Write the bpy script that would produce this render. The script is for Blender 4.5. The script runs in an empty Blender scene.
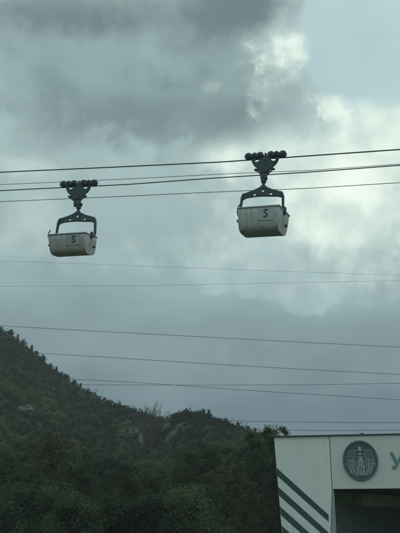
import bpy, bmesh, math, random
from mathutils import Vector, Matrix, noise
from mathutils.geometry import tessellate_polygon

random.seed(7)
S = bpy.context.scene
COL = S.collection
R = math.radians

# ------------------------------------------------------------------ camera
PITCH, F, CX, CY, EYE = R(20.0), 760.0, 200.0, 266.5, 1.4
cam_d = bpy.data.cameras.new('camera')
cam = bpy.data.objects.new('camera', cam_d); COL.objects.link(cam)
cam.location = (0, 0, EYE)
cam.rotation_euler = (R(90) + PITCH, 0, 0)
cam_d.sensor_fit = 'HORIZONTAL'
cam_d.angle = 2 * math.atan(200.0 / F)
cam_d.clip_start, cam_d.clip_end = 0.1, 9000
S.camera = cam

# ------------------------------------------------------------------ colour management, sampling
S.view_settings.view_transform = 'Standard'
S.view_settings.look = 'None'
S.view_settings.exposure = 0.4
S.view_settings.gamma = 1.0
S.view_settings.use_curve_mapping = False
S.render.engine = 'CYCLES'
S.cycles.max_bounces = 6
S.cycles.volume_bounces = 0
S.cycles.use_denoising = True

# ------------------------------------------------------------------ directions
FWD = Vector((0, math.cos(PITCH), math.sin(PITCH)))
UP = Vector((0, -math.sin(PITCH), math.cos(PITCH)))
def ray(px, py):
    return (FWD + Vector((1, 0, 0)) * ((px - CX) / F) + UP * ((CY - py) / F))
def azel(px, py):
    d = ray(px, py).normalized()
    return math.degrees(math.atan2(d.x, d.y)), math.degrees(math.asin(d.z))

# ------------------------------------------------------------------ world: daylight sky under broken cloud
SUN_EL, SUN_AZ = 46.0, 16.0          # sun stands behind the cloud, ahead and to the right
world = bpy.data.worlds.new('World'); S.world = world
world.use_nodes = True
NT = world.node_tree; NT.nodes.clear()
def N(kind, **kw):
    n = NT.nodes.new(kind)
    for k, v in kw.items(): setattr(n, k, v)
    return n
def put(sock, v):
    if isinstance(v, bpy.types.NodeSocket): NT.links.new(v, sock)
    else: sock.default_value = v
def M(op, a, b=0.0, c=0.0, clamp=False):
    n = N('ShaderNodeMath', operation=op, use_clamp=clamp)
    put(n.inputs[0], a); put(n.inputs[1], b)
    if op in ('MULTIPLY_ADD', 'SMOOTH_MIN', 'SMOOTH_MAX'): put(n.inputs[2], c)
    return n.outputs[0]
def add(a, b): return M('ADD', a, b)
def sub(a, b): return M('SUBTRACT', a, b)
def mul(a, b): return M('MULTIPLY', a, b)
def sstep(x, lo, hi):
    n = N('ShaderNodeMapRange', interpolation_type='SMOOTHSTEP')
    put(n.inputs['Value'], x); n.inputs['From Min'].default_value = lo; n.inputs['From Max'].default_value = hi
    n.inputs['To Min'].default_value = 0; n.inputs['To Max'].default_value = 1
    return n.outputs[0]
def mixc(f, a, b):
    n = N('ShaderNodeMix', data_type='RGBA', clamp_result=False)
    put(n.inputs[0], f)
    for i, v in ((6, a), (7, b)):
        if isinstance(v, bpy.types.NodeSocket): NT.links.new(v, n.inputs[i])
        else: n.inputs[i].default_value = (*v, 1)
    return n.outputs[2]
def sc(c, k=10.0): return tuple(x * k for x in c)
def srgb(r, g, b):
    f = lambda v: (v / 255 / 12.92) if v / 255 <= .04045 else ((v / 255 + .055) / 1.055) ** 2.4
    return (f(r), f(g), f(b))
tc = N('ShaderNodeTexCoord').outputs['Generated']
sep = N('ShaderNodeSeparateXYZ'); NT.links.new(tc, sep.inputs[0])
dx, dy, dz = sep.outputs
az = mul(M('ARCTAN2', dx, dy), 57.29578)
el = mul(M('ARCSINE', dz), 57.29578)
def wnoise(scale, detail=5.0, rough=0.55, off=(0, 0, 0), stretch=(1, 1, 1), vec=None):
    mp = N('ShaderNodeMapping'); NT.links.new(vec or tc, mp.inputs[0])
    mp.inputs['Location'].default_value = off; mp.inputs['Scale'].default_value = stretch
    n = N('ShaderNodeTexNoise'); NT.links.new(mp.outputs[0], n.inputs['Vector'])
    n.inputs['Scale'].default_value = scale; n.inputs['Detail'].default_value = detail
    n.inputs['Roughness'].default_value = rough
    return n.outputs['Fac']
n_big = wnoise(5.0, 4, .5, (1.3, 0.2, 4.1))
n_mid = wnoise(13.0, 7, .58, (0.7, 2.2, 1.9))
n_mid2 = wnoise(13.0, 7, .58, (5.7, 1.2, 8.9))
n_fine = wnoise(34.0, 8, .6, (3.1, 7.2, 0.9))
n_lump = wnoise(20.0, 9, .56, (4.4, 0.3, 2.7))
n_soft = wnoise(9.0, 3, .45, (2.0, 3.0, 9.0), (1, 1, 2.2))
wob_a = sub(add(mul(n_mid, 5.0), mul(n_fine, 2.0)), 3.5)
wob_e = sub(add(mul(n_mid2, 5.0), mul(n_fine, 2.0)), 3.5)
azw, elw = add(az, wob_a), add(el, wob_e)
def blob(px, py, wx, wy, rot=0.0, warped=1.0):
    """soft cloud lump around a direction of the sky; sizes in 1/13.3 degree"""
    a0, e0 = azel(px, py)
    A = add(mul(azw, warped), mul(az, 1 - warped)) if 0 < warped < 1 else (azw if warped else az)
    E = add(mul(elw, warped), mul(el, 1 - warped)) if 0 < warped < 1 else (elw if warped else el)
    u, v = sub(A, a0), sub(E, e0)
    c, s = math.cos(R(rot)), math.sin(R(rot))
    uu = mul(add(mul(u, c), mul(v, s)), 13.3 / wx)
    vv = mul(sub(mul(v, c), mul(u, s)), 13.3 / wy)
    r2 = add(mul(uu, uu), mul(vv, vv))
    return M('EXPONENT', mul(r2, -1.0))
sky = N('ShaderNodeTexSky', sky_type='NISHITA', sun_disc=False)
sky.sun_elevation = R(SUN_EL); sky.sun_rotation = R(SUN_AZ)
# thin veil of cloud over the clear sky
clear = mixc(0.92, sky.outputs[0], sc((.288, .455, .468)))
# grey cloud deck, darker and bluer towards the horizon
ramp = N('ShaderNodeValToRGB'); cr = ramp.color_ramp
put(ramp.inputs[0], mul(add(el, mul(sub(n_soft, .5), 5.0)), 1 / 60.0))
stops = [(0, (84, 106, 114)), (9, (92, 114, 122)), (12.5, (112, 135, 141)), (15.5, (117, 141, 145)),
         (18.5, (131, 157, 159)), (24, (142, 167, 167)), (30, (150, 175, 174)), (60, (168, 188, 185))]
while len(cr.elements) < len(stops): cr.elements.new(0.5)
for e_, (p, c) in zip(cr.elements, stops):
    e_.position = p / 60.0; e_.color = (*srgb(*c), 1)
deck = N('ShaderNodeMix', data_type='RGBA', blend_type='MULTIPLY'); deck.inputs[0].default_value = 1
NT.links.new(ramp.outputs[0], deck.inputs[6]); deck.inputs[7].default_value = (10, 10, 10, 1)
deck = deck.outputs[2]
tone = add(0.80, mul(add(mul(n_mid, .6), mul(n_soft, .4)), .40))
def scale_col(c, f):
    n = N('ShaderNodeVectorMath', operation='SCALE'); NT.links.new(c, n.inputs[0]); put(n.inputs['Scale'], f)
    return n.outputs[0]
fine = sub(add(mul(n_fine, .45), mul(n_lump, .55)), .5); lump = sub(n_mid2, .5)
def rag(m, k=1.0, j=.0): return add(m, add(mul(fine, k), mul(lump, j)))
# soft lighter cloud low on the left
lm = add(blob(18, 165, 55, 18), mul(blob(30, 225, 50, 34), .9))
lm = add(lm, mul(blob(110, 265, 90, 18), .45))
col = mixc(mul(sstep(rag(lm, .8), .25, 1.1), .75), deck, sc(srgb(170, 195, 190)))
# heavy dark cloud, upper left: darkest along the top and in a belt above the ropes
dm = add(add(blob(70, 50, 175, 85), blob(200, 105, 100, 46)), mul(blob(235, 5, 75, 46), .9))
dmask = sstep(rag(dm, .9, .5), .22, .95)
darkc = mixc(sstep(add(mul(n_mid, .5), mul(n_soft, .5)), .38, .62), sc(srgb(110, 134, 136)), sc(srgb(124, 148, 148)))
topd = add(blob(60, 4, 150, 34), mul(blob(240, 8, 60, 34), 1.0))
darkc = mixc(mul(sstep(rag(topd, .5), .15, .95), .9), darkc, sc(srgb(90, 111, 113)))
belt = add(blob(95, 122, 75, 22), mul(blob(215, 118, 60, 24), .8))
darkc = mixc(mul(sstep(rag(belt, .6), .2, 1.0), .6), darkc, sc(srgb(103, 125, 128)))
lite = add(blob(165, 62, 34, 22), blob(15, 78, 40, 24))
darkc = mixc(mul(sstep(rag(lite, .9), .2, 1.0), .6), darkc, sc(srgb(138, 163, 162)))
col = mixc(mul(dmask, .97), col, darkc)
# clear opening, upper right, ragged towards the dark cloud
cm = add(blob(392, 10, 95, 112, 0, .25), mul(blob(345, 40, 56, 62, 0, .25), .6))
col = mixc(sstep(rag(cm, .5), .40, .58), col, clear)
# bright backlit cumulus: torn patches in the edge of the dark cloud, and the wide bank behind the right bucket
lit = sstep(add(mul(n_fine, .3), mul(n_lump, .7)), .30, .72)
BR = mixc(lit, sc(srgb(180, 203, 196)), sc(srgb(212, 231, 219)))
veil = add(add(blob(300, 190, 120, 60, 0, .6), mul(blob(190, 250, 110, 24, 0, .7), .32)), mul(blob(350, 262, 100, 50, 0, .5), .8))
col = mixc(mul(sstep(rag(veil, 1.2, .8), .15, 1.0), .85), col, mixc(lit, sc(srgb(150, 175, 174)), sc(srgb(184, 207, 200))))
gap = add(add(blob(279, 56, 33, 32, 0, .8), mul(blob(257, 98, 16, 24, 0, .5), .9)), mul(blob(330, 103, 30, 12, -20, .5), .7))
gapm = mul(sstep(rag(gap, 3.4, 1.0), .12, 1.05), sstep(gap, .05, .45))
gapm = mul(gapm, add(.45, mul(sstep(n_lump, .40, .58), .55)))
col = mixc(gapm, col, BR)
col = mixc(mul(sstep(rag(blob(211, 84, 16, 8, 0, .7), 2.0), .3, 1.1), .4), col, sc(srgb(160, 184, 180)))
grey = add(blob(292, 94, 19, 17, 0, .5), mul(blob(268, 120, 34, 12, 0, .5), .8))
col = mixc(mul(sstep(rag(grey, 1.6, .6), .25, .95), .8), col, sc(srgb(139, 164, 164)))
bank = add(add(blob(394, 134, 42, 32, 0, .35), blob(335, 168, 80, 42, 0, .5)), add(mul(blob(385, 205, 80, 50, 0, .5), .9), mul(blob(318, 224, 44, 32, 25, .5), .7)))
bank = add(bank, mul(blob(240, 158, 60, 22, 0, .6), .7))
col = mixc(mul(sstep(rag(bank, 1.1, .8), .10, 1.05), .95), col, BR)
core = add(blob(345, 180, 62, 30, 0, .5), mul(blob(320, 238, 24, 20, 0, .5), .8))
col = mixc(mul(sstep(rag(core, 1.3, .6), .2, 1.15), .85), col, sc(srgb(222, 238, 227)))
# grey bank with a rounded, fairly firm upper edge below the right bucket
low = add(blob(282, 268, 52, 28, -24, .35), add(mul(blob(225, 272, 60, 26, 0, .5), .7), mul(blob(320, 300, 80, 18, 0, .5), .4)))
col = mixc(mul(sstep(rag(low, .8, .3), .34, .60), .62), col, mixc(lit, sc(srgb(146, 172, 174)), sc(srgb(160, 185, 185))))
# unseen sky behind the viewer and overhead is raised to brighten building, trees and buckets
behind = sstep(mul(dy, -1.0), -.45, .35)
tone = mul(tone, add(1.0, mul(behind, .75)))
col = scale_col(col, tone)
grade_ = N('ShaderNodeVectorMath', operation='MULTIPLY'); NT.links.new(col, grade_.inputs[0]); grade_.inputs[1].default_value = (1.035, .975, .985); col = grade_.outputs[0]
bg = N('ShaderNodeBackground'); bg.inputs['Strength'].default_value = 0.1
NT.links.new(col, bg.inputs['Color'])
wo = N('ShaderNodeOutputWorld'); NT.links.new(bg.outputs[0], wo.inputs['Surface'])

# ------------------------------------------------------------------ sun, veiled by cloud
sun_d = bpy.data.lights.new('sun', 'SUN'); sun_d.energy = 0.6; sun_d.angle = R(18); sun_d.color = (1, .96, .9)
sun = bpy.data.objects.new('sun', sun_d); COL.objects.link(sun)
sdir = Vector((math.sin(R(SUN_AZ)) * math.cos(R(SUN_EL)), math.cos(R(SUN_AZ)) * math.cos(R(SUN_EL)), math.sin(R(SUN_EL))))
sun.rotation_euler = sdir.to_track_quat('Z', 'Y').to_euler()

# ================================================================== helpers
EYEV = Vector((0, 0, EYE))
def at(px, py, Y):
    """point of the place seen in direction (px,py) at ground distance Y"""
    d = ray(px, py); return EYEV + d * (Y / d.y)
class VPlane:
    """vertical plane through p, its horizontal axis turned by yaw (right end nearer when > 0)"""
    def __init__(s, p, yaw):
        s.p = Vector(p); s.ax = Vector((math.cos(yaw), -math.sin(yaw), 0)); s.n = Vector((math.sin(yaw), math.cos(yaw), 0)); s.yaw = yaw
    def hit(s, px, py):
        d = ray(px, py); return EYEV + d * ((s.p - EYEV).dot(s.n) / d.dot(s.n))
    def st(s, px, py):
        q = s.hit(px, py); return ((q - s.p).dot(s.ax), q.z)

def mat(name, base, rough=.7, metal=0.0, var=.25, scale=4.0, bump=0.0, bscale=30.0, dirt=None, dirt_scale=2.0, dirt_amt=.5, stretch=(1, 1, 1), spec=.3, obj_rand=0.0):
    m = bpy.data.materials.new(name); m.use_nodes = True
    nt = m.node_tree; b = nt.nodes['Principled BSDF']
    b.inputs['Roughness'].default_value = rough; b.inputs['Metallic'].default_value = metal
    b.inputs['Specular IOR Level'].default_value = spec
    t = nt.nodes.new('ShaderNodeTexCoord'); mp = nt.nodes.new('ShaderNodeMapping'); nt.links.new(t.outputs['Object'], mp.inputs[0])
    mp.inputs['Scale'].default_value = stretch
    n = nt.nodes.new('ShaderNodeTexNoise'); nt.links.new(mp.outputs[0], n.inputs['Vector'])
    n.inputs['Scale'].default_value = scale; n.inputs['Detail'].default_value = 6; n.inputs['Roughness'].default_value = .6
    r = nt.nodes.new('ShaderNodeValToRGB'); nt.links.new(n.outputs['Fac'], r.inputs[0])
    r.color_ramp.elements[0].position = .3; r.color_ramp.elements[1].position = .7
    r.color_ramp.elements[0].color = (*[c * (1 - var) for c in base], 1); r.color_ramp.elements[1].color = (*[c * (1 + var) for c in base], 1)
    out = r.outputs[0]
    if dirt:
        n2 = nt.nodes.new('ShaderNodeTexNoise'); nt.links.new(mp.outputs[0], n2.inputs['Vector'])
        n2.inputs['Scale'].default_value = dirt_scale; n2.inputs['Detail'].default_value = 8; n2.inputs['Roughness'].default_value = .65
        r2 = nt.nodes.new('ShaderNodeMapRange'); nt.links.new(n2.outputs['Fac'], r2.inputs[0])
        r2.inputs[1].default_value = .48; r2.inputs[2].default_value = .72; r2.inputs[3].default_value = 0; r2.inputs[4].default_value = dirt_amt
        mx = nt.nodes.new('ShaderNodeMix'); mx.data_type = 'RGBA'
        nt.links.new(r2.outputs[0], mx.inputs[0]); nt.links.new(out, mx.inputs[6]); mx.inputs[7].default_value = (*dirt, 1); out = mx.outputs[2]
    if obj_rand:
        oi = nt.nodes.new('ShaderNodeObjectInfo'); mr = nt.nodes.new('ShaderNodeMapRange'); nt.links.new(oi.outputs['Random'], mr.inputs[0])
        mr.inputs[3].default_value = 1 - obj_rand; mr.inputs[4].default_value = 1 + obj_rand
        vm = nt.nodes.new('ShaderNodeVectorMath'); vm.operation = 'SCALE'; nt.links.new(out, vm.inputs[0]); nt.links.new(mr.outputs[0], vm.inputs['Scale']); out = vm.outputs[0]
    nt.links.new(out, b.inputs['Base Color'])
    if bump:
        n3 = nt.nodes.new('ShaderNodeTexNoise'); nt.links.new(mp.outputs[0], n3.inputs['Vector']); n3.inputs['Scale'].default_value = bscale; n3.inputs['Detail'].default_value = 4
        bp = nt.nodes.new('ShaderNodeBump'); bp.inputs['Strength'].default_value = bump; bp.inputs['Distance'].default_value = .05
        nt.links.new(n3.outputs['Fac'], bp.inputs['Height']); nt.links.new(bp.outputs[0], b.inputs['Normal'])
    return m

def leaf_mat(name, c1, c2, c3, nscale=1.1):
    """leaves: colour differs from clump to clump, plant to plant and leaf to leaf; light passes through them"""
    m = bpy.data.materials.new(name); m.use_nodes = True
    nt = m.node_tree; nt.nodes.clear()
    t = nt.nodes.new('ShaderNodeTexCoord')
    n = nt.nodes.new('ShaderNodeTexNoise'); nt.links.new(t.outputs['Object'], n.inputs['Vector']); n.inputs['Scale'].default_value = nscale; n.inputs['Detail'].default_value = 3
    g = nt.nodes.new('ShaderNodeNewGeometry'); oi = nt.nodes.new('ShaderNodeObjectInfo')
    a = nt.nodes.new('ShaderNodeMath'); a.operation = 'MULTIPLY_ADD'; nt.links.new(g.outputs['Random Per Island'], a.inputs[0]); a.inputs[1].default_value = .22; nt.links.new(n.outputs['Fac'], a.inputs[2])
    b = nt.nodes.new('ShaderNodeMath'); b.operation = 'MULTIPLY_ADD'; nt.links.new(oi.outputs['Random'], b.inputs[0]); b.inputs[1].default_value = .46; nt.links.new(a.outputs[0], b.inputs[2])
    s = nt.nodes.new('ShaderNodeMath'); s.operation = 'SUBTRACT'; nt.links.new(b.outputs[0], s.inputs[0]); s.inputs[1].default_value = .40
    r = nt.nodes.new('ShaderNodeValToRGB'); nt.links.new(s.outputs[0], r.inputs[0])
    r.color_ramp.elements[0].position = .25; r.color_ramp.elements[0].color = (*c1, 1)
    r.color_ramp.elements[1].position = .8; r.color_ramp.elements[1].color = (*c3, 1)
    e = r.color_ramp.elements.new(.52); e.color = (*c2, 1)
    d = nt.nodes.new('ShaderNodeBsdfDiffuse'); tr = nt.nodes.new('ShaderNodeBsdfTranslucent'); mx = nt.nodes.new('ShaderNodeMixShader'); mx.inputs[0].default_value = .3
    nt.links.new(r.outputs[0], d.inputs[0]); nt.links.new(r.outputs[0], tr.inputs[0]); nt.links.new(d.outputs[0], mx.inputs[1]); nt.links.new(tr.outputs[0], mx.inputs[2])
    o = nt.nodes.new('ShaderNodeOutputMaterial'); nt.links.new(mx.outputs[0], o.inputs[0])
    return m

class MB:
    def __init__(s): s.v = []; s.f = []
    def quad(s, a, b, c, d):
        i = len(s.v); s.v += [tuple(a), tuple(b), tuple(c), tuple(d)]; s.f.append((i, i + 1, i + 2, i + 3))
    def box(s, c, size, rot=None):
        i = len(s.v); c = Vector(c)
        for sx in (-.5, .5):
            for sy in (-.5, .5):
                for sz in (-.5, .5):
                    p = Vector((sx * size[0], sy * size[1], sz * size[2]))
                    if rot: p = rot @ p
                    s.v.append(tuple(c + p))
        for q in ((0, 1, 3, 2), (4, 6, 7, 5), (0, 4, 5, 1), (2, 3, 7, 6), (0, 2, 6, 4), (1, 5, 7, 3)): s.f.append(tuple(i + k for k in q))
    def tube(s, pts, rad, n=8, cap=True):
        pts = [Vector(p) for p in pts]
        rads = rad if isinstance(rad, (list, tuple)) else [rad] * len(pts)
        base = len(s.v); prev = None
        for k, p in enumerate(pts):
            t = (pts[min(k + 1, len(pts) - 1)] - pts[max(k - 1, 0)]).normalized()
            if prev is None:
                a = t.orthogonal().normalized()
            else:
                a = (prev - t * prev.dot(t)).normalized()
            prev = a; b = t.cross(a)
            for j in range(n):
                w = 2 * math.pi * j / n
                s.v.append(tuple(p + (a * math.cos(w) + b * math.sin(w)) * rads[k]))
        for k in range(len(pts) - 1):
            for j in range(n):
                j2 = (j + 1) % n
                s.f.append((base + k * n + j, base + k * n + j2, base + (k + 1) * n + j2, base + (k + 1) * n + j))
        if cap:
            s.f.append(tuple(base + j for j in reversed(range(n)))); e = base + (len(pts) - 1) * n
            s.f.append(tuple(e + j for j in range(n)))
    def disc(s, c, axis, r, h, n=20, bev=.15):
        c, a = Vector(c), Vector(axis).normalized()
        e = h * .5
        s.tube([c - a * e, c - a * (e - r * bev * .5), c + a * (e - r * bev * .5), c + a * e], [r * (1 - bev), r, r, r * (1 - bev)], n)
    def prism(s, loops, y0, y1, xf=lambda x, y, z: (x, y, z)):
        """outline with holes in the x-z plane, thick from y0 to y1"""
        if not isinstance(loops[0][0], (list, tuple)): loops = [loops]
        tri = tessellate_polygon([[Vector((x, z, 0)) for x, z in l] for l in loops])
        flat = [p for l in loops for p in l]; n = len(flat); b = len(s.v)
        for y in (y0, y1): s.v += [tuple(xf(x, y, z)) for x, z in flat]
        for t in tri:
            p, q, r_ = (flat[k] for k in t)
            area = (q[0] - p[0]) * (r_[1] - p[1]) - (q[1] - p[1]) * (r_[0] - p[0])
            t = tuple(t) if area > 0 else tuple(reversed(t))
            s.f.append(tuple(b + k for k in t)); s.f.append(tuple(b + n + k for k in reversed(t)))
        o = 0
        for l in loops:
            for k in range(len(l)):
                k2 = (k + 1) % len(l); s.f.append((b + o + k, b + n + o + k, b + n + o + k2, b + o + k2))
            o += len(l)
    def ribbon(s, pts, w, y0, y1, xf=lambda x, y, z: (x, y, z)):
        """flat stroke along a polyline in the x-z plane"""
        P = [Vector((x, z)) for x, z in pts]; L, Rr = [], []
        for k, p in enumerate(P):
            t = (P[min(k + 1, len(P) - 1)] - P[max(k - 1, 0)]).normalized(); nrm = Vector((-t.y, t.x)) * w * .5
            L.append(tuple(p + nrm)); Rr.append(tuple(p - nrm))
        s.prism(L + Rr[::-1], y0, y1, xf)
    def build(s, name, m, parent=None, smooth=False, loc=None):
        me = bpy.data.meshes.new(name); me.from_pydata(s.v, [], s.f); me.update()
        me.materials.append(m)
        bm = bmesh.new(); bm.from_mesh(me); bmesh.ops.recalc_face_normals(bm, faces=bm.faces) if len(bm.faces) < 20000 else None
        bm.to_mesh(me); bm.free()
        if smooth:
            me.polygons.foreach_set('use_smooth', [True] * len(me.polygons))
            try: me.set_sharp_from_angle(angle=R(38))
            except Exception: pass
        o = bpy.data.objects.new(name, me); COL.objects.link(o)
        if parent: o.parent = parent
        if loc: o.location = loc
        return o
def bevel(o, w=.02, seg=2):
    md = o.modifiers.new('edge', 'BEVEL'); md.width = w; md.segments = seg; md.limit_method = 'ANGLE'; md.angle_limit = R(40)
    return o
def thing(name, loc=(0, 0, 0), rz=0.0):
    o = bpy.data.objects.new(name, None); COL.objects.link(o); o.location = loc; o.rotation_euler = (0, 0, rz); o.empty_display_size = .3
    return o
def tag(o, label, cat, group=None):
    o['label'] = label; o['category'] = cat
    if group: o['group'] = group
    return o
def structure(o, kind='structure'): o['kind'] = kind; return o
def copy_tree(o, parent=None):
    c = o.copy(); COL.objects.link(c)
    if parent: c.parent = parent; c.matrix_parent_inverse = o.matrix_parent_inverse
    for ch in list(o.children): copy_tree(ch, c)
    return c
def circle(cx, cz, r, n=14): return [(cx + r * math.cos(2 * math.pi * k / n), cz + r * math.sin(2 * math.pi * k / n)) for k in range(n)]

# ================================================================== materials
m_ground = mat('dry_grass', (.07, .085, .04), .95, var=.4, scale=.6, spec=0.0)
m_asphalt = mat('asphalt', (.05, .05, .052), .9, var=.2, scale=8, bump=.3)
m_kerb = mat('kerb_concrete', (.3, .3, .29), .9)
m_line = mat('road_paint', (.75, .75, .73), .7, var=.1)
m_steel = mat('dark_painted_steel', (.030, .052, .068), .55, metal=.0, var=.35, scale=5, dirt=(.05, .035, .025), dirt_scale=6, dirt_amt=.5)
m_rope = mat('wire_rope', (.035, .042, .048), .6, metal=.3, var=.2)
m_wire = mat('power_wire', (.04, .05, .055), .7, var=.2)
m_tub = mat('grey_tub_paint', (.41, .41, .40), .5, metal=.0, var=.14, scale=3, dirt=(.13, .11, .09), dirt_scale=2.6, dirt_amt=.6, stretch=(2.4, 2.4, .42), bump=.35, bscale=2.2, obj_rand=.10)
m_logo = mat('navy_lettering', (.02, .035, .075), .6, var=.1)
m_faded = mat('faded_lettering', (.10, .125, .15), .6, var=.3, scale=9)
m_patch = mat('faded_pale_panel', (.43, .44, .43), .6, var=.12, dirt=(.22, .2, .17), dirt_scale=4)
m_white = mat('white_cladding', (.60, .61, .585), .45, var=.04, scale=1.2, dirt=(.36, .37, .34), dirt_scale=2.2, dirt_amt=.25, stretch=(1.4, 1.4, .16), bump=.05, bscale=1.5)
m_white2 = mat('grey_white_fascia', (.53, .54, .515), .45, var=.04, scale=1.0, dirt=(.33, .34, .31), dirt_scale=2.0, dirt_amt=.25, stretch=(1.4, 1.4, .16), bump=.05, bscale=1.5)
m_stripe = mat('dark_green_stripe', (.030, .060, .055), .5, var=.1)
m_green = mat('sign_green', (.085, .21, .185), .45, var=.1)
m_disc = mat('sign_dark_green', (.045, .075, .078), .5, var=.12)
m_rim = mat('sign_rim_green', (.060, .105, .108), .5, var=.1)
m_pale = mat('sign_pale_grey', (.27, .32, .31), .5, var=.35, scale=9)
m_coping = mat('dark_coping', (.05, .06, .06), .5, var=.15)
m_jamb = mat('grey_jamb', (.24, .27, .27), .5, var=.1)
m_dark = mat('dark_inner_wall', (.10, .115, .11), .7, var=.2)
m_plank = mat('brown_planks', (.42, .36, .26), .8, var=.35, scale=3, stretch=(6, 6, .5))
m_greenpanel = mat('green_panel', (.13, .18, .09), .9, var=.5, scale=3)
m_rock = mat('pale_limestone', (.135, .13, .112), .95, var=.45, scale=1.6, bump=1, bscale=4, dirt=(.05, .055, .035), dirt_scale=1.8, dirt_amt=.95)
m_bark = mat('bark', (.045, .040, .032), .95, var=.3, scale=6, stretch=(1, 1, .3))
m_twig = mat('bare_twig', (.06, .052, .045), .95, var=.3)
m_leaf_dark = leaf_mat('dark_leaves', (.037, .052, .038), (.066, .090, .056), (.115, .140, .080))
m_leaf_mid = leaf_mat('green_leaves', (.046, .063, .042), (.082, .108, .062), (.14, .165, .088))
m_leaf_yel = leaf_mat('yellow_green_leaves', (.042, .054, .028), (.088, .104, .046), (.165, .172, .074))
m_leaf_hill = leaf_mat('hill_shrub_leaves', (.020, .028, .015), (.034, .044, .022), (.060, .066, .034), .14)

# ================================================================== ground, road
g = MB(); g.quad((-3000, -3000, 0), (3000, -3000, 0), (3000, 3000, 0), (-3000, 3000, 0)); structure(g.build('ground', m_ground))
g = MB(); g.quad((-400, -4.5, .004), (400, -4.5, .004), (400, 4.5, .004), (-400, 4.5, .004)); structure(g.build('road', m_asphalt))
g = MB()
for k in range(-30, 31): g.quad((k * 8 - 1.5, 1.92, .008), (k * 8 + 1.5, 1.92, .008), (k * 8 + 1.5, 2.04, .008), (k * 8 - 1.5, 2.04, .008))
structure(g.build('road_marking', m_line))
g = MB(); g.box((0, 4.6, .06), (800, .18, .12)); structure(g.build('kerb', m_kerb))

# ================================================================== hill
RIDGE = [(-500, 330, 230), (-300, 268, 210), (-160, 262, 190), (-80, 282, 175), (0, 326, 160), (20, 340, 157), (40, 355, 154), (60, 371, 150), (80, 384.5, 146), (100, 396, 140), (120, 404, 134),
         (140, 412, 126), (155, 415, 120), (166, 417, 116), (176, 412, 116), (188, 409, 118), (202, 412, 120), (216, 417, 122), (236, 425, 124), (256, 433, 126),
         (276, 437, 128), (310, 446, 130), (360, 458, 130), (440, 470, 130), (700, 490, 130)]
RT = []
for px, py, rr in RIDGE:
    a, e = azel(px, py)
    if px < -100 or px > 420: e = max(3.5, math.degrees(math.atan2(270 - (py - 266.5) , 900)))
    RT.append((a, math.tan(R(e)), rr))
def ridge_at(a):
    if a <= RT[0][0]: return RT[0][1], RT[0][2]
    for (a0, t0, r0), (a1, t1, r1) in zip(RT, RT[1:]):
        if a <= a1:
            k = (a - a0) / (a1 - a0); return t0 + (t1 - t0) * k, r0 + (r1 - r0) * k
    return RT[-1][1], RT[-1][2]
R0 = 58.0
def hill_z(x, y):
    r = math.hypot(x, y); a = math.degrees(math.atan2(x, y))
    t, rr = ridge_at(a); zr = t * rr + EYE
    nz = noise.fractal(Vector((x * .06, y * .06, 0)), 1.0, 2.0, 4)
    if r <= R0: return -0.5
    s = (r - R0) / (rr - R0)
    if s <= 1: z = zr * (s ** 1.25); w = min(1, s * 3) * (.35 + .65 * (1 - s))
    else: z = zr * max(0, 1 - ((r - rr) / (rr * 1.3)) ** 1.6); w = .35
    edge = max(0, 1 - max(0, abs(a) - 50) / 25)
    return (z + nz * 1.3 * w) * edge - .5
def hill_at(px, py):
    d = ray(px, py).normalized(); t = 50.0
    while t < 320:
        p = EYEV + d * t
        if hill_z(p.x, p.y) > p.z: return Vector((p.x, p.y, hill_z(p.x, p.y)))
        t += .25
    return None
def ridge_pt(px):
    a, _ = azel(px, 420); t, rr = ridge_at(a)
    x, y = rr * math.sin(R(a)), rr * math.cos(R(a)); return Vector((x, y, hill_z(x, y)))
h = MB(); NA, NR = 300, 110
aa = [-75 + 150 * k / NA for k in range(NA + 1)]
rs = [R0 - 2 + (330) * ((k / NR) ** 1.25) for k in range(NR + 1)]
for a in aa:
    for r in rs:
        x, y = r * math.sin(R(a)), r * math.cos(R(a)); h.v.append((x, y, hill_z(x, y)))
for i in range(NA):
    for j in range(NR):
        q = i * (NR + 1) + j; h.f.append((q, q + NR + 1, q + NR + 2, q + 1))
m_hill = mat('hill_turf', (.031, .036, .018), .95, var=.5, scale=.22, dirt=(.042, .042, .028), dirt_scale=.16, dirt_amt=.5, bump=.6, bscale=1.5, spec=0.0)
structure(h.build('hill', m_hill, smooth=True))

# ---- leaf clouds
def leaf(mb, c, size, rnd, flat=.0):
    n = Vector((rnd.gauss(0, 1), rnd.gauss(0, 1), rnd.gauss(0, 1) + flat)).normalized()
    a = n.orthogonal().normalized(); b = n.cross(a); w = rnd.random() * 6.283
    u = (a * math.cos(w) + b * math.sin(w)); v = n.cross(u)
    u *= size * .5; v *= size * rnd.uniform(.28, .42)
    c = Vector(c); mb.quad(c - u, c + v * .9, c + u, c - v * .9)
def clump(mb, c, rad, n, size, rnd):
    c = Vector(c)
    for _ in range(n):
        d = Vector((rnd.gauss(0, .5), rnd.gauss(0, .5), rnd.gauss(0, .45))) * rad
        leaf(mb, c + d, size * rnd.uniform(.6, 1.3), rnd, .6)

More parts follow.
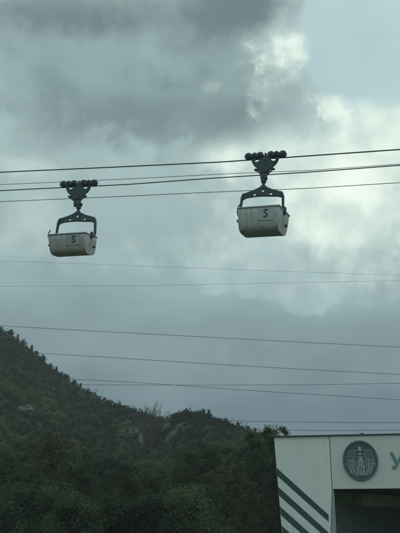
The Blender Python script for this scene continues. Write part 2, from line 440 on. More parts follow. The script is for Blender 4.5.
# ---- shrubs that cover the hill: nobody could count them
rnd = random.Random(3); sh = MB(); cnt = 0
while cnt < 9000:
    a = rnd.uniform(-24, 19); t, rr = ridge_at(a)
    r = rr * (1.06 - rnd.random() ** 1.4 * .55)
    x, y = r * math.sin(R(a)), r * math.cos(R(a)); z = hill_z(x, y)
    dens = noise.noise(Vector((x * .07, y * .07, 5)))
    if dens < -.25 and rnd.random() < .6: continue
    ppx = CX + F * math.tan(R(a)) * 1.0
    if -6.2 < a < -1.2 and r < rr * .93 and rnd.random() < .5: continue     # bare rock gully
    cnt += 1
    hh = rnd.uniform(.18, .55) * (2.0 if rnd.random() < .07 else 1)
    for _ in range(4):
        clump(sh, (x + rnd.gauss(0, .5) * hh, y + rnd.gauss(0, .5) * hh, z + hh * rnd.uniform(.1, .9)), .8 * hh, 8, .27, rnd)
o = sh.build('hill_shrubbery', m_leaf_hill); structure(o, 'stuff'); o['label'] = 'low scrub and shrubs covering the hillside'

# ================================================================== trees
def limb_pts(p0, p1, rnd, k=4, wob=.12):
    p0, p1 = Vector(p0), Vector(p1); L = (p1 - p0).length
    return [p0.lerp(p1, i / k) + (Vector((rnd.gauss(0, 1), rnd.gauss(0, 1), rnd.gauss(0, .5))) * wob * L * .25 if 0 < i < k else Vector()) for i in range(k + 1)]
def make_tree(name, H, W, seed, lm, nclump=90, per=48, size=.19, low=.12, pointed=.0):
    """tapered trunk with limbs; crown of leaf clumps gathered on the limbs, uneven outline and gaps"""
    rnd = random.Random(seed); root = thing(name)
    tb = MB(); top = Vector((rnd.gauss(0, .25), rnd.gauss(0, .25), H * .82))
    tp = limb_pts((0, 0, -.4), top, rnd, 6, .10)
    tb.tube(tp, [H * .022 * (1 - .85 * k / 6) for k in range(7)], 8)
    tips = [top]
    for k in range(15):
        s = rnd.uniform(.16, .95); p = tp[0].lerp(tp[-1], s); a = rnd.random() * 6.283
        zz = H * (low + (1 - low) * min(.98, s + rnd.uniform(.02, .22)))
        prof = math.sin(math.pi * min(1, max(.12, (zz / H) ** (.75 + pointed)))) ** .6 * (1 - pointed * .5 * zz / H)
        q = Vector((math.cos(a), math.sin(a), 0)) * W * .5 * prof * rnd.uniform(.65, 1.05) + Vector((0, 0, zz))
        tb.tube(limb_pts(p, q, rnd, 3, .25), [H * .008, H * .006, H * .004, H * .0015], 5)
        tips.append(q); tips.append(p.lerp(q, .6))
    tb.build('trunk', m_bark, root, smooth=True)
    cr_ = MB()
    for k in range(nclump):
        b = rnd.choice(tips); c = Vector(b) + Vector((rnd.gauss(0, 1) * W * .11, rnd.gauss(0, 1) * W * .11, rnd.gauss(0, 1) * H * .065))
        c.z = min(max(c.z, H * low * .7), H * 1.0)
        clump(cr_, c, rnd.uniform(.35, .75) * W * .14, int(per * rnd.uniform(.6, 1.4)), size, rnd)
    for b in tips[::2]:           # upright sprays that break the outline
        for _ in range(4):
            c = Vector(b) + Vector((rnd.gauss(0, .3), rnd.gauss(0, .3), rnd.uniform(.1, .7)))
            clump(cr_, c, .22, 9, size, rnd)
    cr_.build('crown', lm, root)
    root['_h'] = H
    return root
PROTO = {
    'dark': make_tree('leafy_tree', 8.0, 5.2, 11, m_leaf_dark, 120, 105, .14),
    'mid': make_tree('leafy_tree', 8.0, 5.6, 12, m_leaf_mid, 110, 105, .14),
    'yel': make_tree('leafy_tree', 7.0, 5.0, 13, m_leaf_yel, 95, 95, .14),
    'tall': make_tree('poplar_tree', 9.0, 3.6, 14, m_leaf_mid, 90, 90, .14, pointed=.25),
    'shrub': make_tree('shrub', 3.2, 4.0, 15, m_leaf_dark, 60, 90, .11, .02),
    'shrub2': make_tree('shrub', 3.2, 3.8, 16, m_leaf_mid, 55, 85, .11, .02),
    'ridge': make_tree('ridge_tree', 4.0, 3.4, 17, m_leaf_hill, 60, 22, .30, .02),
    'ridge2': make_tree('ridge_tree', 4.6, 2.0, 18, m_leaf_hill, 46, 20, .28, .02, .3),
}
USED = set()
def plant(kind, loc, hgt, rz, label, group, cat='tree', wid=1.0):
    o = PROTO[kind]
    if kind in USED: o = copy_tree(o)
    USED.add(kind)
    k = hgt / o['_h']; o.location = loc; o.rotation_euler = (0, 0, rz); o.scale = (k * wid, k * wid, k)
    return tag(o, label, cat, group)
G1 = 'trees of the grove below the hill'
def top_tree(kind, px, pytop, Y, label, wid=1.0):
    pytop += 14 if px < 190 else 9 if px < 250 else 3
    p = at(px, pytop, Y); return plant(kind, (p.x, Y, 0), p.z, random.random() * 6.28, label, G1, wid=wid)
FRONT = [
    ('dark', 6, 440, 40, 'dark leafy tree at the far left edge of the grove'),
    ('yel', 50, 420, 46, 'yellowish green tree with round crown below the pale ruin-like rock'),
    ('mid', 29, 462, 34, 'low green tree in front of the round yellowish one, close to the left edge'),
    ('mid', 80, 452, 38, 'green tree just right of the round yellowish tree'),
    ('dark', 104, 450, 46, 'dark tree standing left of the bare branched tree and rock gully'),
    ('yel', 127, 462, 36, 'small yellowish tree below the left pale rock face'),
    ('mid', 152, 458, 40, 'green tree right below the bare branched tree'),
    ('dark', 178, 452, 44, 'dark tree below the right pale rock face'),
    ('yel', 176, 478, 33, 'low yellowish tree in front of the dark one under the rocks'),
    ('mid', 203, 444, 42, 'broad green tree under the rounded hump of the hill'),
    ('dark', 226, 438, 46, 'dark tree below the right slope of the hump'),
    ('yel', 234, 460, 36, 'yellowish tree two crowns left of the white building'),
    ('tall', 257, 432, 44, 'narrow tall green tree a little left of the white building'),
    ('tall', 275, 427, 37, 'tall tree rising right behind the left edge of the white building'),
    ('dark', 263, 450, 40, 'dark tree touching the left edge of the white building'),
    ('dark', 206, 480, 31, 'low dark tree in the middle of the front row, under the hump'),
    ('dark', 66, 486, 31, 'low dark tree in the lower left of the grove'),
]
for kd, px, py, Y, lb in FRONT: top_tree(kd, px, py, Y, lb, random.uniform(.95, 1.2) if px < 255 else .8)
for px, py, Y, kd in ((-12, 428, 52, 'mid'), (22, 432, 55, 'dark'), (72, 440, 54, 'mid'), (92, 446, 57, 'dark'), (120, 446, 56, 'mid'), (142, 450, 55, 'dark'), (166, 450, 56, 'mid'), (190, 444, 56, 'dark'), (214, 440, 55, 'mid'), (240, 436, 55, 'dark'), (262, 434, 54, 'mid'), (290, 442, 50, 'dark'), (-30, 440, 42, 'dark')):
    top_tree(kd, px, py, Y, 'leafy tree in the back row of the dark grove at the hill foot', 1.2)
for k in range(15):
    px = -12 + k * 20.5; Y = 27.5 + random.uniform(-1, 1.2); py = 498 + random.uniform(-10, 12)
    p = at(px, py, Y)
    if px > 195: continue
    plant(('shrub', 'shrub2')[k % 2], (p.x, Y, 0), p.z, random.random() * 6, 'dense dark shrub along the front of the grove', 'shrubs along the front of the grove', 'shrub')
# small trees that stand out on the hill
SPOT = [(3, 'ridge', 4.2, 'small tree at the top left end of the ridge'), (11, 'ridge2', 3.6, 'slender small tree second from the top of the ridge'), (17, 'ridge', 3.2, None), (26, 'ridge2', 3.4, None), (31, 'ridge', 2.6, None),
        (38, 'ridge', 3.4, None), (47, 'ridge', 2.6, None), (53, 'ridge2', 3.2, None), (59, 'ridge2', 2.6, None), (64, 'ridge', 2.8, None), (72, 'ridge', 2.4, None), (79, 'ridge2', 2.6, None), (87, 'ridge', 2.2, None), (94, 'ridge2', 2.0, None),
        (104, 'ridge', 2.0, None), (111, 'ridge2', 1.9, None), (119, 'ridge', 1.9, None), (128, 'ridge', 1.5, None),
        (204, 'ridge2', 1.9, 'left of two tiny upright trees on the right shoulder of the hump'), (209, 'ridge2', 2.2, 'right of two tiny upright trees on the right shoulder of the hump'),
        (227, 'ridge2', 1.7, None), (238, 'ridge2', 1.8, None), (247, 'ridge', 1.8, None), (255, 'ridge2', 2.0, None)]
for px, kd, hh, lb in SPOT:
    p = ridge_pt(px); lab = lb or ('small bushy tree on the skyline of the long left ridge' if px < 150 else 'tiny upright tree on the lower right slope of the hump')
    plant(kd, p - Vector((0, 0, .2 + .12 * hh)), hh * (.50 if px < 150 else .72), random.random() * 6, lab, 'small trees on the ridge')

# ---- bare tree in the gully
def bare_tree(loc, H, seed, label, spread=.6):
    rnd = random.Random(seed); root = thing('bare_tree', loc); tr = MB(); br = MB()
    tr.tube([(0, 0, -.3), (.05, 0, H * .12), (.02, .05, H * .25)], [H * .022, H * .018, H * .014], 7)
    def grow(p, d, L, r, lev):
        q = p + d * L; br.tube([p, p.lerp(q, .5) + Vector((rnd.gauss(0, .04), rnd.gauss(0, .04), 0)) * L, q], [r, r * .8, r * .55], 4)
        if lev == 0: return
        for _ in range(3 if lev > 1 else 4):
            nd = (d + Vector((rnd.gauss(0, .32), rnd.gauss(0, .32), rnd.gauss(.1, .2)))).normalized(); grow(p.lerp(q, rnd.uniform(.55, 1)), nd, L * rnd.uniform(.5, .72), r * .55, lev - 1)
    for k in range(11):
        w = -1 + 2 * k / 10
        grow(Vector((0, 0, H * .2)), Vector((w * spread + rnd.gauss(0, .06), rnd.gauss(0, .3), 1)).normalized(), H * .42, H * .009, 3)
    tr.build('trunk', m_bark, root, smooth=True); br.build('branch', m_twig, root)
    return tag(root, label, 'tree')
p = hill_at(151, 452)
print('bare', p)
bare_tree(p, 6.2, 5, 'bare tree with fanned out branches in the rocky gully', .62)
p = hill_at(146, 436); bare_tree(p, 4.2, 8, 'smaller leafless bush behind the fanned bare tree', .45)

# ---- pale rock on the hillside
def rock(px, py, w, hgt, seed, label, lean=0.0, name='rock_outcrop', notch=0.0, depth=1.6, bury=-.1):
    """weathered rock lying along the slope, most of it buried"""
    p = hill_at(px, py); rnd = random.Random(seed)
    e = .8
    nrm = Vector((hill_z(p.x - e, p.y) - hill_z(p.x + e, p.y), hill_z(p.x, p.y - e) - hill_z(p.x, p.y + e), 2 * e)).normalized()
    bm = bmesh.new(); bmesh.ops.create_icosphere(bm, subdivisions=5, radius=1)
    for v in bm.verts:
        o_ = v.co.copy()
        n1 = noise.fractal(o_ * 1.5 + Vector((seed * 3.1, 0, 0)), 1, 2, 5); c = noise.cell(o_ * 2.1 + Vector((seed, 1, 2)) + Vector((n1, n1, 0)))
        cr = noise.ridged_multi_fractal(o_ * 2.2 + Vector((0, seed, 0)), 1, 2, 4, 1, 2) 
        v.co *= 1 + .42 * n1 + .22 * (c - .5) + .10 * (cr - 1)
        if notch: v.co.z -= notch * .5 * (math.sin(o_.x * 7 + seed) > .6) * (o_.z > 0)
        v.co = Vector((v.co.x * w * .5 + lean * v.co.z * hgt * .5, v.co.y * depth * .5, v.co.z * hgt * .5))
    me = bpy.data.meshes.new(name); bm.to_mesh(me); bm.free(); me.materials.append(m_rock)
    o = bpy.data.objects.new(name, me); COL.objects.link(o)
    o.location = p + Vector((0, 0, hgt * .08)) - nrm * depth * bury * .5 ; o.rotation_euler = (-math.atan2(nrm.z, -nrm.y) * .55, 0, rnd.uniform(-.25, .25))
    return tag(o, label, 'rock')
rock(25, 413, 3.0, 2.3, 3, 'pale block of rock with dark clefts, alone on the left hillside', 0, notch=.6, bury=0)
for px, py, w, h_, sd, ln, lb in ((142, 446, .8, 3.2, 4, -.3, 'palest rock rib, just left of the bare tree trunk'), (134, 434, 1.5, 1.5, 5, -.4, 'dull rock left of the gully, higher than the palest rib'),
        (128, 425, 1.3, 1.0, 21, -.3, 'small rock at the upper left rim of the gully'), (171, 440, .7, 3.2, 6, .65, 'leaning rock rib right of the bare tree'),
        (165, 432, .7, 2.4, 7, .5, 'slim rock rib under the dip of the skyline'), (178, 431, .6, 2.2, 8, .6, 'rock rib furthest to the right in the gully'),
        (160, 421, 1.3, .9, 22, .3, 'broken rock directly below the dip of the skyline'), (138, 417, 2.6, .6, 9, 0, 'flat rock ledge just under the skyline left of the gully'),
        (108, 413, 3.4, .5, 10, 0, 'long low rock ledge on the long ridge'), (147, 428, .7, 1.2, 23, .1, 'small rock behind the twigs of the bare tree'), (122, 436, 1.2, .8, 24, -.2, 'low worn rock in the scrub at the left end of the rocky bank')):
    rock(px, py, w, h_, sd, lb, ln, depth=1.1)

# ================================================================== white building with round emblem
FP = VPlane(at(274, 437, 30.0), R(9.0)); FP.p.z = 0
FP.p = Vector((FP.p.x, FP.p.y, 0))
bld = thing('roadside_building', FP.p, -FP.yaw)
tag(bld, 'low white building with slanted green stripes and a dark open bay', 'building')
s1, zt1 = FP.st(274, 437.5); s2, zt2 = FP.st(331, 436.5); s3, zt3 = FP.st(400, 434.5)
ZT = (zt1 + zt3) / 2
_, ZF = FP.st(365, 488.8)
sL0, zL0 = FP.st(282, 533); slope = (sL0 - s1) / (zL0 - zt1); sLg = s1 + slope * (0 - zt1)
sS, _ = FP.st(331.2, 470); sJ, _ = FP.st(335.2, 510); sJ0, _ = FP.st(328.6, 533)
WR = 13.0; DEP = 9.0
lp = MB(); lp.prism([(s1, ZT), (sLg, 0), (sJ0 - .10, 0), (sS - .012, ZF), (sS - .012, ZT)], 0, .25)
left_panel = lp.build('wall_panel', m_white, bld); 
fa = MB(); fa.prism([(sS + .012, ZT), (sS + .012, ZF), (WR, ZF), (WR, ZT)], -.015, .25); fa.build('fascia', m_white2, bld)
sm = MB(); sm.box((sS, .15, (ZT + ZF) / 2), (.026, .15, ZT - ZF)); sm.build('panel_seam', m_coping, bld)
cp = MB(); cp.box(((s1 + WR) / 2 - .03, .12, ZT + .022), (WR - s1 + .12, .40, .045)); bevel(cp.build('coping', m_coping, bld), .01)
sd = MB()
sd.prism([(s1 + .02, ZT - .05), (sLg + .02, 0), (sLg + .22, 0), (s1 + .22, ZT - .05)], .25, DEP); sd.build('side_wall', m_white, bld)
rf = MB(); rf.box(((s1 + WR) / 2, DEP / 2 + .2, ZT - .28), (WR - s1 - .5, DEP - .1, .2)); rf.build('roof', m_coping, bld)
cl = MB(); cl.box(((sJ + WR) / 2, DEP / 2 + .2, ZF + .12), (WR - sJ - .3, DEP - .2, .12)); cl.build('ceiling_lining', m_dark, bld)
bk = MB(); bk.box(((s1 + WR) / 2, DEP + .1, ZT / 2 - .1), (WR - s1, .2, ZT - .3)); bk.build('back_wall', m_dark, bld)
rw = MB(); rw.box((WR - .12, DEP / 2, ZT / 2 - .1), (.24, DEP - .6, ZT - .3)); rw.build('end_wall', m_white, bld)
jb = MB(); jb.prism([(sJ0 - .097, 0), (sS + .005, ZF - .004), (sJ, ZF - .004), (sJ, 0)], .02, .45); jb.build('door_jamb', m_jamb, bld)
fl = MB(); fl.box(((sJ + WR) / 2, DEP / 2, .02), (WR - sJ, DEP - .5, .04)); fl.build('floor_slab', m_asphalt, bld)
# painted stripes
st = MB()
for (l0, l1, k) in (((275.6, 467.0), (276.8, 475.6), 0), ((278.0, 486.8), (279.2, 495.8), 1), ((279.8, 506.3), (280.8, 515.2), 2), ((281.5, 525.5), (282.5, 534.5), 3), ((283.2, 545), (284, 554), 4)):
    a, b = FP.st(*l0), FP.st(*l1)
    x0, y0 = l0; xe = 328.7; dyx = .905
    c, d = FP.st(xe, y0 + (xe - x0) * dyx), FP.st(xe, l1[1] + (xe - l1[0]) * dyx * .99)
    if k >= 1:
        pass
    poly = [a, b, d, c]
    # clip at the ground
    out = []
    for i in range(4):
        p_, q_ = poly[i], poly[(i + 1) % 4]
        if p_[1] >= .05: out.append(p_)
        if (p_[1] >= .05) != (q_[1] >= .05):
            u = (.05 - p_[1]) / (q_[1] - p_[1]); out.append((p_[0] + (q_[0] - p_[0]) * u, .05))
    # keep it on the panel (left of the jamb)
    if len(out) >= 3: st.prism(out, -.004, .05)
st.build('painted_stripes', m_stripe, bld)
# inner wall inside the bay, receding to the right
IP = VPlane(FP.p + FP.ax * sJ + FP.n * .9, R(-42)); ip = thing('tmp')
bpy.data.objects.remove(ip)
def inner(name, m, pts, y0, y1):
    b = MB(); ax, n_ = IP.ax, IP.n
    def xf(x, y, z):
        w = IP.p + ax * x + n_ * y; l = w - FP.p
        return (l.dot(FP.ax), l.dot(FP.n), z)
    b.prism([IP.st(*q) if isinstance(q, tuple) else q for q in pts], y0, y1, xf); return b.build(name, m, bld)
_, zi0 = IP.st(345, 492.5); _, zi1 = IP.st(345, 505.5)
w_end = 7.5
def seg(name, m, a, b, z0, z1, y0, y1):
    bb = MB()
    def xf(x, y, z):
        l = IP.p + IP.ax * x + IP.n * y - FP.p; return (l.dot(FP.ax), l.dot(FP.n), z)
    bb.prism([(a, z0), (b, z0), (b, z1), (a, z1)], y0, y1, xf); return bb.build(name, m, bld)
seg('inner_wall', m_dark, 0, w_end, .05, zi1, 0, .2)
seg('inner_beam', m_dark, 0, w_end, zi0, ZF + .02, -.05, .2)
xa, _ = IP.st(364, 505); xb, _ = IP.st(398, 510)
seg('green_panel', m_greenpanel, 0.1, xa - .003, zi1 + .003, zi0 - .003, .06, .2)  # mottled green stretch of the band between beam and inner wall
seg('plank_panel', m_plank, xa, w_end, zi1 + .003, zi0 - .003, .06, .2)
# lamp bracket on the roof edge
q = FP.hit(362.5, 434); lb = MB(); lb.box((0, 0, .0), (.14, .10, .05)); lb.box((0, .02, -.03), (.05, .05, .05))
o = lb.build('roof_bracket', m_coping); o.location = (q.x, q.y + .1, ZT + .07); tag(o, 'small dark bracket on the roof edge above the round emblem', 'bracket')

# ---- round emblem
ce, cz = FP.st(360.3, 460.6); eL, _ = FP.st(342.8, 460.6); eR, _ = FP.st(377.9, 460.6); _, eT = FP.st(360.3, 440.6); _, eB = FP.st(360.3, 480.6)
rx, rz_ = (eR - eL) / 2, (eT - eB) / 2
em = thing('round_emblem', FP.p + FP.ax * ce - FP.n * .015 + Vector((0, 0, cz)), -FP.yaw)
tag(em, 'oval dark green emblem sign with a pale crowned figure on the white fascia', 'sign')
def ell(k, n=48): return [(rx * k * math.cos(2 * math.pi * i / n), rz_ * k * math.sin(2 * math.pi * i / n)) for i in range(n)]
b = MB(); b.prism(ell(.97), -.045, 0); b.build('disc', m_disc, em)
b = MB(); b.prism([ell(1.0), ell(.90)], -.07, -.001); b.build('rim', m_rim, em)
rnd = random.Random(21); b = MB()
def in_e(x, z, k=.87): return (x / rx) ** 2 + (z / rz_) ** 2 < k * k
def wave(x0, x1, z, w, amp=.012):
    pts = []
    for i in range(9):
        x = x0 + (x1 - x0) * i / 8; zz = z + amp * math.sin(i * 1.5) ; 
        if in_e(x, zz): pts.append((x, zz))
    if len(pts) > 2: b.ribbon(pts, w, -.056, -.02)
for z, x0 in ((.50, .20), (.40, .22), (.30, .16), (.20, .18), (.10, .22), (.01, .24)):
    wave(-.84 * rx, -x0 * rx, z * rz_, .021, .007); wave(x0 * rx, .84 * rx, z * rz_, .021, .007)
# central figure: crown with a star, head, narrow body; strands falling to both sides
b.prism([(0, .74 * rz_), (.04 * rx, .65 * rz_), (.13 * rx, .66 * rz_), (.07 * rx, .58 * rz_), (.15 * rx, .47 * rz_), (-.15 * rx, .47 * rz_), (-.07 * rx, .58 * rz_), (-.13 * rx, .66 * rz_), (-.04 * rx, .65 * rz_)], -.06, -.02)
b.prism([(x * rx, .32 * rz_ + z * rz_) for x, z in circle(0, 0, .075, 16)], -.06, -.02)
for k in range(9):
    t = (k - 4) / 4
    pts = [(rx * (t * (.10 + .16 * u) + .02 * math.sin(u * 11 + k * 2)), rz_ * (.20 - u * .98)) for u in [i / 12 for i in range(13)]]
    b.ribbon([q for q in pts if in_e(*q)], .026, -.055 - .0005 * k, -.02)
for sgn in (-1, 1):
    for k in range(15):
        x = .24 + k * .045; pts = []
        for i in range(14):
            u = i / 13; xx = sgn * rx * (x + .10 * math.sin(u * 3.1) + .03 * math.sin(u * 12 + k * 1.7)); zz = rz_ * (-.04 - .10 * ((k * 3) % 2) * (1 - u) - u * .85)
            if in_e(xx, zz): pts.append((xx, zz))
        if len(pts) > 2: b.ribbon(pts, .019, -.056 - .0004 * k, -.02)
for k in range(110):
    x, z = rnd.uniform(-.8, .8) * rx, rnd.uniform(-.85, -.02) * rz_
    if in_e(x, z, .80): b.ribbon([(x, z), (x + rnd.uniform(-.05, .05), z + .03), (x + rnd.uniform(-.09, .09), z + .05)], (.014 + .012 * rnd.random()), -.0635 - .0001 * k, -.02)
b.build('figure_relief', m_pale, em)
# ---- letter beside it
lt = thing('sign_letter', FP.p + FP.ax * FP.st(390.6, 467.5)[0] - FP.n * .015 + Vector((0, 0, FP.st(390.6, 467.5)[1])), -FP.yaw)
hh = FP.st(395, 453)[1] - FP.st(395, 468)[1]; sw = FP.st(403.5, 460)[0] - FP.st(389.5, 460)[0]
b = MB(); b.prism([(.02, hh), (.02 + .10, hh), (sw * .50 + .01, hh * .34), (sw - .08, hh), (sw + .02, hh), (sw * .42, 0), (sw * .30, -.05), (.06, -.05), (.06, .04), (sw * .25, .045), (sw * .38, hh * .22)], -.05, 0)
b.build('letter_face', m_green, lt); tag(lt, 'green raised letter У on the fascia right of the emblem', 'letter')

# ================================================================== ropeway
B1 = at(265.3, 158.6, 33.0)      # rope under the right carriage
B2 = at(78.5, 186.6, 36.4)       # rope under the left carriage
P1, P2 = VPlane(B1, R(19)), VPlane(B2, R(11))
def rope(name, plane, pix, r, m, label, cat, group, ext=70.0):
    pts = [plane.hit(*q) for q in pix]
    a = (pts[0] - pts[1]).normalized(); z = (pts[-1] - pts[-2]).normalized()
    P = [pts[0] + a * ext, pts[0] + a * ext * .4] + pts + [pts[-1] + z * ext * .4, pts[-1] + z * ext]
    # smooth hang between the given points
    out = []
    for k in range(len(P) - 1):
        for i in range(6): out.append(P[k].lerp(P[k + 1], i / 6))
    out.append(P[-1])
    b = MB(); c = out[len(out) // 2].copy()
    b.tube([q - c for q in out], r, 8); o = b.build(name, m, None, smooth=True); o.location = c
    return tag(o, label, cat, group)
GR = 'ropes of the aerial ropeway'
rope('track_rope', P1, [(0, 172.2), (120, 166.8), (220, 162.0), (265.3, 158.9), (300, 156.4), (400, 149.4)], .031, m_rope, 'thick upper track rope that the right bucket rides on', 'rope', GR)
rope('track_rope', P2, [(0, 190.6), (40, 188.6), (78.5, 186.9), (130, 184.2), (210, 178.3), (310, 172.0), (400, 165.2)], .028, m_rope, 'track rope that the left bucket rides on, passing behind the right hanger', 'rope', GR)
rope('haul_rope', P1, [(0, 184.6), (130, 178.8), (210, 174.6), (262, 172.2), (310, 170.4), (400, 164.0)], .014, m_rope, 'thin haul rope gripped under the right carriage', 'rope', GR)
rope('haul_rope', P2, [(0, 201.6), (78, 198.3), (130, 196.0), (210, 192.2), (310, 188.2), (400, 182.6)], .017, m_rope, 'lowest haul rope gripped under the left carriage', 'rope', GR)

def make_bucket(loc, yaw, roll, tub_off, tip, label):
    root = thing('ropeway_bucket', loc, -yaw)
    tag(root, label, 'ropeway bucket', 'tipping buckets on the aerial ropeway')
    # carriage: two rockers with four wheels above the rope, V-shaped cheek plates below
    c = MB()
    cheek = [(-.66, .10), (-.68, -.08), (-.62, -.24), (-.52, -.38), (-.40, -.48), (-.29, -.56), (-.27, -.78), (-.16, -.86), (-.14, -1.16), (.14, -1.16), (.16, -.86), (.27, -.78), (.29, -.56), (.40, -.48), (.52, -.38), (.62, -.24), (.68, -.08), (.66, .10), (.56, .16), (.36, .12), (.12, .14), (.05, .16), (.05, .30), (-.05, .30), (-.05, .16), (-.12, .14), (-.36, .12), (-.56, .16)]
    hole1 = [(-.40 + .12 * math.cos(t * .524) , -.07 + .085 * math.sin(t * .524) + .03 * math.cos(t * .524)) for t in range(12)]
    hole2 = [(.40 + .12 * math.cos(t * .524), -.07 + .085 * math.sin(t * .524) - .03 * math.cos(t * .524)) for t in range(12)]
    c.prism([cheek, hole1, hole2], -.05, .05)
    c.box((0, 0, -.64), (.30, .20, .26))
    car = c.build('carriage', m_steel, root); bevel(car, .012, 1)
    for sx in (-1, 1):
        rk = MB()
        for y in (-.12, .085): rk.prism([(sx * .10, .12), (sx * .34, .07), (sx * .88, .09), (sx * .94, .16), (sx * .88, .22), (sx * .64, .25), (sx * .36, .24), (sx * .12, .22)], y, y + .035)
        rk.build('rocker', m_steel, car)
        for xx, rr, zz in ((.86, .175, .17), (.55, .135, .20), (.27, .165, .19)):
            w = MB(); w.disc((sx * xx, 0, zz), (0, 1, 0), rr, .12); w.disc((sx * xx, 0, zz), (0, 1, 0), .065, .36, 12); w.disc((sx * xx, -.06, zz), (0, 1, 0), rr * 1.08, .03); w.disc((sx * xx, .06, zz), (0, 1, 0), rr * 1.08, .03)
            w.build('wheel', m_steel, car, smooth=True)
        bo = MB(); bo.disc((sx * .42, 0, .11), (0, 1, 0), .075, .34, 14); bo.build('rocker_pin', m_steel, car, smooth=True)
        gj = MB(); gj.box((sx * .40, 0, -.58), (.20, .18, .06)); gj.tube([(sx * .24, 0, -.72), (sx * .36, 0, -.70), (sx * .38, 0, -.60)], .03, 6); gj.build('rope_grip', m_steel, car)
    # neck
    n = MB(); n.tube([(0, 0, -.98), (0, 0, -1.22)], .13, 12); n.tube([(0, 0, -1.20), (0, 0, -1.58)], .075, 12); n.disc((0, 0, -1.02), (0, 1, 0), .16, .26, 16); n.disc((0, 0, -1.25), (0, 0, 1), .125, .07, 12)
    n.build('neck', m_steel, root, smooth=True)
    # hanger: arched plate with three holes and two legs
    hr = thing('hanger', (0, 0, 0)); hr.parent = root
    bpy.data.objects.remove(hr)
    outl = [(-.10, -1.44), (-.17, -1.52), (-.45, -1.66), (-.90, -1.80), (-1.00, -1.88), (-1.06, -2.04), (-1.10, -2.78), (-1.01, -2.78), (-.975, -2.18), (-.90, -2.10), (-.72, -2.045), (-.4, -2.01), (0, -2.0)]
    outl += [(-x, z) for x, z in reversed(outl[:-1])]
    hp = MB()
    hp.prism([outl, circle(0, -1.72, .065), circle(-.40, -1.90, .065), circle(.40, -1.90, .065)], -.05, .05)
    for sx in (-1, 1): hp.prism([(sx * .92, -1.80), (sx * 1.0, -1.88), (sx * 1.06, -2.04), (sx * 1.10, -2.95), (sx * 1.01, -2.95), (sx * .96, -2.1)], -.11, -.052)
    hang = hp.build('hanger', m_steel, root); bevel(hang, .01, 1)
    # tub
    SEC = [(-.76, 0), (-.735, -.30), (-.70, -.60), (-.65, -.84), (-.57, -.99), (-.43, -1.075), (-.20, -1.10), (.20, -1.10), (.43, -1.075), (.57, -.99), (.65, -.84), (.70, -.60), (.735, -.30), (.76, 0)]
    def xe(z): return 1.02 + .06 * z / 1.09
    t = MB(); xs = [-1, -.66, -.33, 0, .33, .66, 1]
    ns = len(SEC)
    for x in xs:
        for y, z in SEC: t.v.append((x * xe(z), y, z))
    for i in range(len(xs) - 1):
        for j in range(ns - 1): t.f.append((i * ns + j, (i + 1) * ns + j, (i + 1) * ns + j + 1, i * ns + j + 1))
    t.f.append(tuple(range(ns))); e = (len(xs) - 1) * ns; t.f.append(tuple(e + k for k in reversed(range(ns))))
    tub = t.build('tub', m_tub, root, smooth=True)
    so = tub.modifiers.new('plate', 'SOLIDIFY'); so.thickness = .02; so.offset = -1
    tub.location = (tub_off[0], 0, -2.82 + tub_off[1]); tub.rotation_euler = (tip, roll, 0)
    rm = MB(); e_ = 1.03
    for a, b_ in (((-e_, -.77), (e_, -.77)), ((e_, -.77), (e_, .77)), ((e_, .77), (-e_, .77)), ((-e_, .77), (-e_, -.77))): rm.tube([(*a, .0), (*b_, .0)], .035, 8)
    rm.build('rim', m_tub, tub, smooth=True)
    def side(x, y, z):      # lies on the near side plate
        for (ya, za), (yb, zb) in zip(SEC, SEC[1:]):
            if zb <= z <= za: return (x, ya + (yb - ya) * (za - z) / (za - zb) + y, z)
        return (x, -.76 + y, z)
    # weld ribs on the near side and on the end
    for x in (-.36, 1.0 * .02):
        rb = MB(); 
        for (ya, za), (yb, zb) in zip(SEC[:6], SEC[1:7]):
            rb.quad((x - .016, ya - .010, za), (x + .016, ya - .010, za), (x + .016, yb - .010, zb - .006), (x - .016, yb - .010, zb - .006))
        rb.build('weld_seam', m_tub, tub)
    # pale panel, letter S, line of small lettering
    pp = MB(); x0, x1 = .04, .76
    zs = [-.07, -.25, -.52, -.78]
    for za, zb in zip(zs, zs[1:]):
        a_, b2, c_, d_ = side(x0, -.006, za), side(x1, -.006, za), side(x1, -.006, zb), side(x0, -.006, zb); pp.quad(a_, b2, c_, d_)
    pp.build('faded_panel', m_patch, tub)
    Sp = [(.115, .135), (.06, .185), (-.03, .195), (-.10, .150), (-.11, .085), (-.06, .030), (.03, -.010), (.095, -.060), (.105, -.125), (.05, -.180), (-.04, -.195), (-.125, -.150)]
    s_ = MB(); s_.ribbon([(.38 + x * .76 + z * .12, -.33 + z * .84) for x, z in Sp], .066, -.016, -.008, side); s_.build('letter', m_logo, tub)
    tx = MB(); rnd = random.Random(4)
    for k in range(14):
        x = .02 + k * .054; tx.ribbon([(x, -.64), (x, -.69)], .018, -.014, -.008, side); zz = rnd.choice((-.645, -.665, -.685)); tx.ribbon([(x, zz), (x + .03, zz)], .016, -.0145, -.008, side)
    tx.build('small_lettering', m_faded, tub)
    # pivots, tipping latch
    for sx in (-1, 1):
        pv = MB(); pv.disc((sx * 1.04, 0, -.10), (1, 0, 0), .10, .16, 14); pv.box((sx * 1.06, 0, .03), (.06, .22, .26)); pv.build('pivot', m_steel, tub, smooth=False)
    la = MB(); la.tube([(-1.13, -.30, .34), (-1.20, -.34, .18), (-1.21, -.36, -.05), (-1.16, -.34, -.20), (-1.09, -.30, -.22)], .03, 7); la.disc((-1.14, -.32, -.18), (1, 0, 0), .07, .10, 10); la.build('latch', m_steel, tub)
    l2 = MB(); l2.box((-1.06, -.5, -.55), (.14, .08, .10)); l2.build('stop_lug', m_steel, tub)
    l3 = MB(); l3.box((1.03, .35, -.62), (.12, .09, .10)); l3.build('stop_lug', m_steel, tub)
    return root
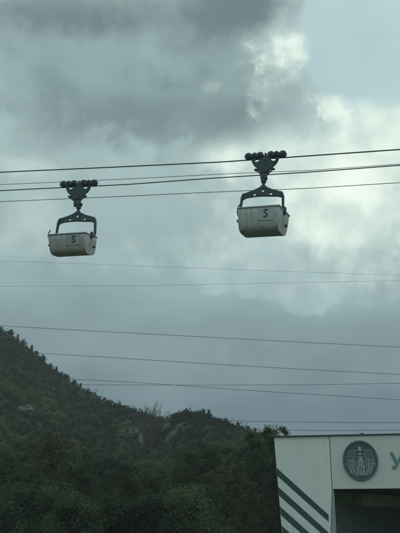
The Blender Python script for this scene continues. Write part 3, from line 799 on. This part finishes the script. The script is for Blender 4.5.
def grade(plane, a, b):
    p, q = plane.hit(*a), plane.hit(*b); d = q - p; return -math.atan2(d.z, math.hypot(d.x, d.y))
bR = make_bucket(B1, P1.yaw, 0, (.06, .0), 0.0, 'dirty grey bucket with letter S, hung closest to the right and highest')
bR.rotation_euler = (0, grade(P1, (247, 160.0), (284, 157.4)), -P1.yaw)
bL = copy_tree(bR)
bL.location = B2; bL.rotation_euler = (0, grade(P2, (62, 187.4), (95, 186.0)), -P2.yaw)
bL['label'] = 'pale grey bucket with letter S, hung lower and to the left'
print('grades', math.degrees(bR.rotation_euler[1]), math.degrees(bL.rotation_euler[1]))
for r_, off, tip, roll, sz, zr in ((bR, .11, 3, 1.0, 1.03, -5), (bL, -.14, 12, 0, .92, -4)):
    for ch in r_.children:
        if ch.name.startswith('tub'): ch.location.x = off; ch.rotation_euler = (R(tip), R(roll), R(zr)); ch.scale = (1, 1, sz)
for ch in bL.children:        # hangs plumb under its carriage
    if not ch.name.startswith('carriage'): ch.location.x += .13; ch.rotation_euler.y += R(1.0) - bL.rotation_euler.y * .45
# ================================================================== power wires below
GW = 'overhead wires below the buckets'
def wire(pix, Y, r, label, yaw=0.0):
    rope('overhead_wire', VPlane((0, Y, 0), yaw), pix, r, m_wire, label, 'wire', GW, 90)
wire([(0, 260.8), (130, 265.5), (270, 270.9), (400, 275.2)], 75, .009, 'faint wire highest of those under the buckets, falling to the right')
wire([(0, 286.4), (130, 286.0), (270, 283.2), (400, 280.6)], 75, .010, 'faint wire rising gently to the right below the buckets')
wire([(0, 325.8), (100, 331.4), (200, 336.8), (300, 342.2), (400, 347.2)], 60, .017, 'dark wire leaving the very top of the hill, above the others')
wire([(0, 350.2), (40, 353.2), (100, 356.8), (200, 363.4), (300, 369.2), (400, 374.6)], 60, .017, 'dark wire crossing the hill edge midway down its slope')
wire([(0, 378.0), (90, 380.0), (150, 383.4), (250, 390.6), (400, 400.0)], 58, .015, 'wire sloping down across the level one at the hill foot')
wire([(0, 385.4), (90, 384.9), (200, 385.2), (300, 385.0), (400, 383.4)], 62, .015, 'nearly level wire crossed by the sloping one')
wire([(150, 418.5), (240, 421.2), (320, 422.4), (400, 422.6)], 56, .014, 'level wire just above the white building roof')
wire([(150, 428.0), (250, 429.8), (320, 430.6), (400, 430.4)], 56, .014, 'lowest wire almost touching the roof of the white building')

# ================================================================== haze
hz = MB(); hz.box((0, 180, 45), (700, 560, 92.0)); 
hm = bpy.data.materials.new('haze'); hm.use_nodes = True; hm.node_tree.nodes.clear()
pv_ = hm.node_tree.nodes.new('ShaderNodeVolumePrincipled'); pv_.inputs['Color'].default_value = (.80, .90, .90, 1); pv_.inputs['Density'].default_value = 0.0007; pv_.inputs['Anisotropy'].default_value = 0.0
ho = hm.node_tree.nodes.new('ShaderNodeOutputMaterial'); hm.node_tree.links.new(pv_.outputs[0], ho.inputs['Volume'])
o = hz.build('haze', hm); structure(o, 'stuff')
